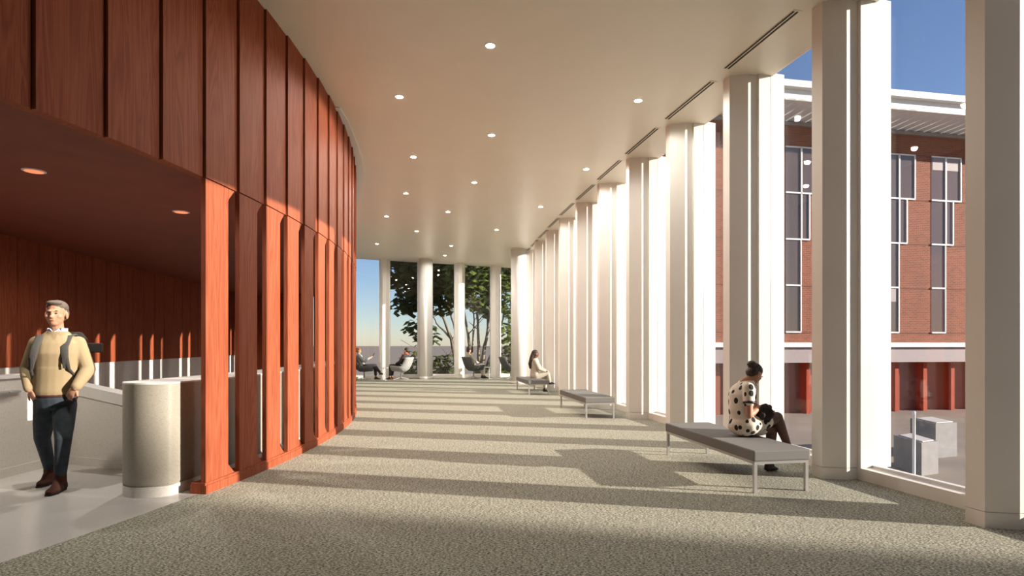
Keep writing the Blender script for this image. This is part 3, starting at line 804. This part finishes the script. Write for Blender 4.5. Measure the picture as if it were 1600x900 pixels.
def base_body(name, J, k, vox, skin, fem, hands=True):
    root = empty(name, (J['pelvis'].x, J['pelvis'].y, J.get('ground', 0)))
    b = MB(); torso(b, J, 0, k, fem)
    b.cone(J['neck'] - (J['head'] - J['neck']).normalized() * .04, J['head'] - J['up'] * .05 * k, .056 * k, .054 * k)
    head_prims(b, J['head'], J['face'], J['up'], k * J.get('hk', 1))
    for s in 'RL':
        arm(b, J['sh' + s], J['el' + s], J['wr' + s], 0, k, (.046, .038, .026) if fem else (.052, .044, .030))
        b.cone(J['chest'].lerp(J['neck'], .5), J['sh' + s], .06 * k, .05 * k)
        leg(b, J['hip' + s], J['kn' + s], J['an' + s], 0, k, (.088, .058, .052, .036) if fem else (.088, .058, .050, .030))
        tq = J['toe' + s].lerp(J['an' + s], .14); tq.z = J['toe' + s].z + .004; foot(b, J['an' + s], tq, -.014, k * .82)
        if hands: hand(b, J['wr' + s], J['hd' + s], J['hn' + s], k * (.92 if fem else 1.0), 1 if s == 'R' else -1, J.get('curl', .6))
    o = remeshed(b, 'body', skin, root, vox, 5)
    return root

# ---- the standing man
def man():
    k = 1.03; hk = 1.09
    f = V((.26, -.965, 0)).normalized(); sd = perp(f) * 1.0     # perp(f) is his right-hand side
    J = dict(hk=hk, front=f, side=sd, up=V((.02, 0, 1)).normalized(), face=V((.32, -.945, -.02)),
             pelvis=at(86, 622, 5.74), waist=at(87, 596, 5.73), chest=at(89, 552, 5.72), neck=at(90, 517, 5.74), head=at(88, 490.5, 5.71),
             shR=at(58, 536, 5.68), elR=at(43, 576, 5.70), wrR=at(46, 609, 5.60), shL=at(122, 536, 5.80), elL=at(138, 577, 5.80), wrL=at(118, 606, 5.64),
             hipR=at(72, 632, 5.72), knR=at(66, 684, 5.80), anR=at(78, 737, 5.93), toeR=on_floor(60, 762.5),
             hipL=at(101, 632, 5.76), knL=at(99, 686, 5.60), anL=at(94, 751, 5.62), toeL=on_floor(74, 776))
    J['hdR'] = V((.40, .05, -.9)); J['hnR'] = V((-.4, -.9, 0)); J['hdL'] = V((-.60, .05, -.75)); J['hnL'] = V((.1, -1, 0))
    J['toeR'].z = J['toeL'].z = 0.004
    root = base_body('person', J, k, .005, 'skin', False)
    tag(root, 'standing man in tan sweater and dark jeans, hands in pockets, wearing a backpack', 'person')
    b = MB(); torso(b, J, .016, k, False, False)
    b.tube([(J['waist'].lerp(J['pelvis'], .85), sd * .190, f * .148), (J['waist'].lerp(J['pelvis'], .6), sd * .200, f * .158), (J['waist'], sd * .195, f * .150), (J['waist'].lerp(J['chest'], .5), sd * .2, f * .15)], 20)
    for s in 'RL':
        arm(b, J['sh' + s], J['el' + s], J['wr' + s].lerp(J['el' + s], .08), .016, k)
        b.cone(J['chest'].lerp(J['neck'], .45), J['sh' + s], .085, .064)
    remeshed(b, 'sweater', 'sweater', root, .006, 30)
    b = MB()
    b.tube([(J['pelvis'] - V((0, 0, .10)), sd * .16, f * .125), (J['pelvis'], sd * .192, f * .15), (J['waist'].lerp(J['pelvis'], .7), sd * .184, f * .145)], 20)
    for s in 'RL': leg(b, J['hip' + s], J['kn' + s], J['an' + s] + V((0, 0, .03)), .014, k, (.088, .056, .048, .035))
    remeshed(b, 'jeans', 'jeans', root, .006, 24)
    b = MB(); c = J['waist'].lerp(J['pelvis'], .78)
    b.tube([(c - V((0, 0, .018)), sd * .195, f * .153), (c + V((0, 0, .018)), sd * .192, f * .150)], 24); b.build('belt', 'boot', root)
    for s in 'RL':
        b = MB(); foot(b, J['an' + s], J['toe' + s], .012, k); b.cone(J['an' + s], J['an' + s] + V((0, 0, .07)), .055, .054)
        o = remeshed(b, 'boot', 'boot', root, .006, 5)
        d = (J['toe' + s] - V((J['an' + s].x, J['an' + s].y, 0))).normalized(); h = V((J['an' + s].x, J['an' + s].y, 0)) - d * .06; q = V((-d.y, d.x, 0))
        pts = [h + q * .03, h - q * .03, h.lerp(J['toe' + s], .7) - q * .05, J['toe' + s] - q * .025, J['toe' + s] + q * .025, h.lerp(J['toe' + s], .7) + q * .05]
        MB().prism([(p.x, p.y) for p in pts], .001, .016).build('sole', 'black', o)
    b = MB(); c = J['neck']; up = V((0, 0, 1))
    for s in (-1, 1):
        for i in range(5):
            t0 = s * (.25 + .5 * i); t1 = s * (.25 + .5 * (i + 1)); P0 = c + f * math.cos(t0) * .078 + sd * math.sin(t0) * .078; P1 = c + f * math.cos(t1) * .078 + sd * math.sin(t1) * .078
            b.bar(P0 + up * (.0 - .03 * (i == 0)), P1, .014, .055)
    b.build('shirt_collar', 'shirt', root)
    fc = J['face'].normalized(); hr_ = perp(fc, J['up']); hu = hr_.cross(fc); c = J['head']
    b = MB(); b.ell(c - fc * .026 + hu * .062, hr_ * .092, fc * .108, hu * .080); b.ell(c - fc * .058 + hu * .01, hr_ * .090, fc * .070, hu * .092); b.ell(c + fc * .056 + hu * .108, hr_ * .066, fc * .042, hu * .026)
    remeshed(b, 'hair', 'hair_grey', root, .005, 4)
    eyes(root, c, fc, J['up'], k * hk)
    # backpack
    bc = J['chest'] - f * .26 - V((0, 0, .02))
    br = tag(empty('backpack', bc - V((0, 0, .25))), 'dark canvas backpack on the back of the man in the tan sweater', 'backpack')
    b = MB(); b.tube([(bc + V((0, 0, z)), sd * wv, f * dv) for z, wv, dv in ((-.25, .10, .06), (-.22, .16, .10), (0, .175, .11), (.17, .16, .095), (.24, .11, .06))], 18)
    remeshed(b, 'bag', 'canvas_dark', br, .008, 10)
    b = MB(); q = J['shL'] - f * .17 - sd * .03; b.prism([((q - sd * .11).x, (q - sd * .11).y), ((q - sd * .11 - f * .05).x, (q - sd * .11 - f * .05).y), ((q + sd * .1 - f * .05).x, (q + sd * .1 - f * .05).y), ((q + sd * .1).x, (q + sd * .1).y)], q.z - .10, q.z + .0)
    b.build('flap', 'canvas_dark', br, bevel=.01)
    for s, px in (('R', 56), ('L', 119)):
        S_ = J['sh' + s]; inn = sd * (-.055 if s == 'R' else .055)
        P = [S_ + inn - f * .13 + V((0, 0, -.02)), S_ + inn - f * .04 + V((0, 0, .088)), S_ + inn + f * .07 + V((0, 0, .068)), S_ + inn + f * .155 + V((0, 0, -.04)), S_ + inn * .8 + f * .178 + V((0, 0, -.14)), S_ + inn * .3 + f * .15 + V((0, 0, -.26)), S_ + inn * -.2 + f * .05 + V((0, 0, -.36)), S_ + inn - f * .14 + V((0, 0, -.42))]
        b = MB(); R = []
        for i, p_ in enumerate(P):
            d = (P[min(i + 1, 7)] - P[max(i - 1, 0)]).normalized(); wv = .036 if i < 5 else .016
            a = sd - d * sd.dot(d); a.normalize(); R.append((p_, a * wv, d.cross(a) * .010))
        b.tube(R, 12); st = b.build('strap', 'canvas_dark', br)
        MB().bar(P[4] + f * .012 + V((0, 0, .0)), P[4] + f * .006 - V((0, 0, .11)), .022, .008, f).build('webbing', 'canvas_dark', st)
man()

# ---- woman in the polka-dot dress
def shoe(root, an, toe, heel_z, m='shoe_black', k=.92):
    b = MB(); foot(b, an, toe, .006, k)
    o = remeshed(b, 'shoe', m, root, .006, 4)
    d = V((toe.x - an.x, toe.y - an.y, 0)).normalized(); h = V((an.x, an.y, 0)) - d * .03
    MB().cone(V((h.x, h.y, toe.z + .045 + heel_z * .3)), V((h.x, h.y, toe.z - heel_z + .008)), .024, .011, 8).build('heel', m, o)
def polka():
    k = .96
    f = V((.86, .51, 0)).normalized(); sd = perp(f)
    J = dict(front=V((.86, .51, .05)).normalized(), side=sd, up=V((.42, .24, .86)).normalized(), face=V((.66, .30, -.62)),
             pelvis=at(1164, 662, 6.42), waist=at(1157, 640, 6.42), chest=at(1160, 615, 6.43), neck=at(1167, 594, 6.44), head=at(1179, 584, 6.45),
             shR=at(1170, 606, 6.30), elR=at(1171, 649, 6.24), wrR=at(1187, 636, 6.34), shL=at(1160, 604, 6.57), elL=at(1184, 640, 6.60), wrL=at(1196, 634, 6.52),
             hipR=at(1169, 666, 6.34), knR=at(1214, 652, 6.44), anR=at(1231, 697, 6.50), toeR=at(1249, 713, 6.53),
             hipL=at(1163, 668, 6.50), knL=at(1206, 669, 6.52), anL=at(1202, 722, 6.49), toeL=on_floor(1215, 735))
    J['hdR'] = V((.75, .5, .1)); J['hnR'] = V((-.3, -.3, .9)); J['hdL'] = V((.4, -.2, -.3)); J['hnL'] = V((0, 0, 1)); J['curl'] = .9
    J['toeL'].z = .006; J['ground'] = 0
    root = base_body('person', J, k, .0048, 'skin', True)
    tag(root, 'seated woman in a white polka-dot dress looking down into her lap', 'person')
    b = MB()
    torso(b, J, .012, k, True)
    for s in 'RL':
        b.chain([(J['sh' + s], .062), (J['sh' + s].lerp(J['el' + s], .52), .060)], 14); b.cone(J['chest'].lerp(J['neck'], .4), J['sh' + s], .08, .062)
        b.chain([(J['hip' + s], .108), (J['hip' + s].lerp(J['kn' + s], .60), .090)], 14)
    b.ell(J['pelvis'] - V((0, 0, .02)) - f * .02, sd * .19, f * .16, V((0, 0, .12)))
    remeshed(b, 'dress', 'polka_dots', root, .006, 28)
    for s in 'RL':
        c = J['sh' + s].lerp(J['el' + s], .54); d = (J['el' + s] - J['sh' + s]).normalized(); a = perp(d, f); e = a.cross(d)
        MB().tube([(c - d * .012, a * .0665, e * .0665), (c + d * .012, a * .0655, e * .0655)], 18).build('cuff', 'shoe_black', root)
        b = MB(); leg(b, J['hip' + s].lerp(J['kn' + s], .5), J['kn' + s], J['an' + s], .005, k, (.085, .060, .054, .036))
        remeshed(b, 'stocking', 'stocking', root, .006, 4)
        shoe(root, J['an' + s], J['toe' + s], .0 if s == 'L' else .05)
    fc = J['face'].normalized(); r = perp(fc, J['up']); u = r.cross(fc); c = J['head']
    b = MB(); b.ell(c - fc * .022 + u * .046, r * .080, fc * .094, u * .070); b.ell(c - fc * .050 + u * .0, r * .076, fc * .058, u * .075)
    b.ell(at(1174.5, 569, 6.43), V((.052, 0, 0)), V((0, .052, 0)), V((0, 0, .042)))
    remeshed(b, 'hair', 'hair_brown', root, .005, 3)
    eyes(root, c, fc, J['up'], .96, 'w')
    bc = at(1195, 645, 6.33); br = tag(empty('handbag', bc - V((0, 0, .09))), 'fluffy black handbag on the lap of the woman in polka dots', 'bag')
    b = MB(); rnd = random.Random(4)
    for i in range(26):
        q = V((rnd.uniform(-1, 1), rnd.uniform(-1, 1), rnd.uniform(-1, 1))).normalized(); p_ = bc + V((q.x * .07, q.y * .05, q.z * .085)); b.ell(p_, V((.036, 0, 0)), V((0, .03, 0)), V((0, 0, .034)), 8, 6)
    b.ell(bc, V((.085, 0, 0)), V((0, .06, 0)), V((0, 0, .10)))
    remeshed(b, 'pouch', 'fur_black', br, .006, 1)
    MB().ell(bc + V((.085, -.04, .02)), V((.012, 0, 0)), V((0, .012, 0)), V((0, 0, .012)), 8, 6).build('clasp', 'chrome', br)
polka()

# ---- far seated people
def sitter(name, lab, J, k, vox, skin, top, bottom, hair, hairfn, fem=True, shoem='shoe_black', extra=None):
    root = base_body(name, J, k, vox, skin, fem); tag(root, lab, 'person')
    f, sd = J['front'], J['side']
    b = MB(); torso(b, J, .018, k, fem)
    for s in 'RL': arm(b, J['sh' + s], J['el' + s], J['wr' + s].lerp(J['el' + s], .1), .014, k); b.cone(J['chest'].lerp(J['neck'], .4), J['sh' + s], .08, .062)
    if extra == 'jacket': b.ell(J['pelvis'], sd * .2, f * .15, V((0, 0, .14)))
    remeshed(b, 'jacket', top, root, vox * 1.1, 4)
    b = MB(); b.ell(J['pelvis'] - V((0, 0, .01)), sd * .185, f * .15, V((0, 0, .11)))
    for s in 'RL': leg(b, J['hip' + s], J['kn' + s], J['an' + s].lerp(J['kn' + s], .18), .014, k)
    remeshed(b, 'trousers', bottom, root, vox * 1.1, 4)
    for s in 'RL': shoe(root, J['an' + s], J['toe' + s], 0, shoem, k)
    fc = J['face'].normalized(); r = perp(fc, J['up']); u = r.cross(fc); c = J['head']
    b = MB(); b.ell(c - fc * .024 + u * .048, r * .086, fc * .102, u * .080); b.ell(c - fc * .052 + u * .0, r * .082, fc * .064, u * .085)
    hairfn(b, c, fc, r, u); remeshed(b, 'hair', hair, root, vox, 3)
    eyes(root, c, fc, J['up'], k, 'w')
    return root
def far_woman():
    Y = 17.35; P = lambda x, y, d=0: at(x, y, Y + d)
    f = V((.92, .38, 0)).normalized()
    J = dict(front=f, side=perp(f), up=V((0, 0, 1)), face=V((.95, .25, .0)), pelvis=P(836, 587), waist=P(835, 578), chest=P(835.5, 568), neck=P(836, 559.5), head=P(837, 552.8),
             shR=P(836, 563.5, -.16), elR=P(842, 576, -.18), wrR=P(852, 580, -.1), shL=P(836, 563, .16), elL=P(844, 575, .2), wrL=P(853, 579, .1),
             hipR=P(838, 588.5, -.09), knR=P(855, 582.5, -.05), anR=P(859.5, 598.5, .05), toeR=P(868, 600.5, .08), hipL=P(838, 588.5, .09), knL=P(853, 587, .1), anL=P(851.5, 608, .05), toeL=on_floor(857.5, 612.2))
    J['hdR'] = V((1, .2, -.1)); J['hnR'] = V((0, -.2, 1)); J['hdL'] = V((1, 0, -.2)); J['hnL'] = V((0, 0, 1)); J['toeL'].z = .005
    def hairfn(b, c, fc, r, u): b.chain([(c - fc * .07 + u * .02, .07), (c - fc * .13 - u * .12, .062), (c - fc * .18 - u * .30, .058), (c - fc * .17 - u * .42, .04)], 10)
    sitter('person', 'seated woman with long dark ponytail and beige suit on the far bench', J, .98, .010, 'skin_dark', 'linen', 'linen', 'hair_black', hairfn, True, 'shoe_black', 'jacket')
far_woman()
def chair_person(chair, lab, skin, top, bottom, hair, hairfn, legs='down', arms='lap', shoem='boot', fem=True):
    M = Matrix.Translation(chair.location) @ Matrix.Rotation(chair.rotation_euler.z, 4, 'Z')
    L = lambda x, y, z: M @ V((x, y, z)); D = lambda x, y, z: (M.to_3x3() @ V((x, y, z))).normalized()
    f = D(.93, 0, .3); J = dict(front=f, side=D(0, -1, 0), up=D(-.12, 0, 1), face=D(1, 0, -.12), pelvis=L(-.06, 0, .55), waist=L(-.13, 0, .70), chest=L(-.20, 0, .88), neck=L(-.24, 0, 1.05), head=L(-.22, 0, 1.19))
    J['side'] = D(0, -1, 0)
    for s, y in (('R', -1), ('L', 1)):
        J['sh' + s] = L(-.20, y * .17, .99); J['hip' + s] = L(-.02, y * .09, .54)
        if arms == 'phone': J['el' + s] = L(.02, y * .22, .76); J['wr' + s] = L(.24, y * .09, .90)
        else: J['el' + s] = L(-.06, y * .25, .74); J['wr' + s] = L(.16, y * .14, .66)
        J['hd' + s] = D(.7, -y * .3, .3 if arms == 'phone' else -.2); J['hn' + s] = D(0, 0, 1) if arms != 'phone' else D(.5, y * .3, -.3)
        J['kn' + s] = L(.42, y * .10, .57)
        if legs == 'cross' and s == 'R': J['an' + s] = L(.66, 0, .26); J['toe' + s] = L(.82, -.02, .20)
        else: J['an' + s] = L(.46, y * .09, .10); J['toe' + s] = L(.66, y * .10, .005)
    return sitter('person', lab, J, .97, .012, skin, top, bottom, hair, hairfn, fem, shoem), J, L
nohair = lambda b, c, fc, r, u: None
by = {o['label']: o for o in COL.objects if o.name.startswith('lounge_chair')}
c1, c2, c3 = [next(o for l, o in by.items() if w_ in l) for w_ in ('phone', 'scarf', 'trees')]
_, J1, L1 = chair_person(c1, 'red-haired person in grey top reclining in a chair and holding a phone', 'skin_light', 'grey_knit', 'dark_cloth', 'hair_red', nohair, 'cross', 'phone', 'shoe_black')
ph = tag(empty('phone', (J1['wrR'] + J1['wrL']) / 2), 'dark phone in the hands of the red-haired person', 'phone')
pc = L1(.35, 0, .97); pd = L1(.41, 0, 1.09)
MB().bar(pc, pd, .075, .010, (pd - pc).cross(V((0, 1, 0)))).build('case', 'black', ph); MB().bar(pc.lerp(pd, .06) + V((-.006, 0, .004)), pc.lerp(pd, .94) + V((-.006, 0, .004)), .066, .003, (pd - pc).cross(V((0, 1, 0)))).build('screen', 'far_glass', ph)
r2, J2, L2 = chair_person(c2, 'person in dark clothes and a red scarf sitting in the pale lounge chair', 'skin_light', 'dark_cloth', 'dark_cloth', 'hair_black', nohair, 'down', 'lap', 'boot')
b = MB(); n_ = J2['neck']
b.ell(n_, V((.10, 0, 0)), V((0, .10, 0)), V((0, 0, .05))); b.chain([(L2(-.12, .06, 1.0), .07), (L2(-.02, .06, .80), .08), (L2(.04, .06, .64), .06)]); b.chain([(L2(-.12, -.07, 1.0), .06), (L2(-.03, -.08, .84), .06), (L2(.03, -.08, .72), .05)])
remeshed(b, 'scarf', 'red_cloth', r2, .012, 3)
def bun(b, c, fc, r, u): b.ell(c - fc * .07 + u * .10, r * .05, fc * .05, u * .05)
chair_person(c3, 'dark-haired person with a white garment on the lap, sitting in the chair facing the trees', 'skin', 'linen', 'white_cloth', 'hair_brown', bun, 'down', 'lap', 'shoe_black')
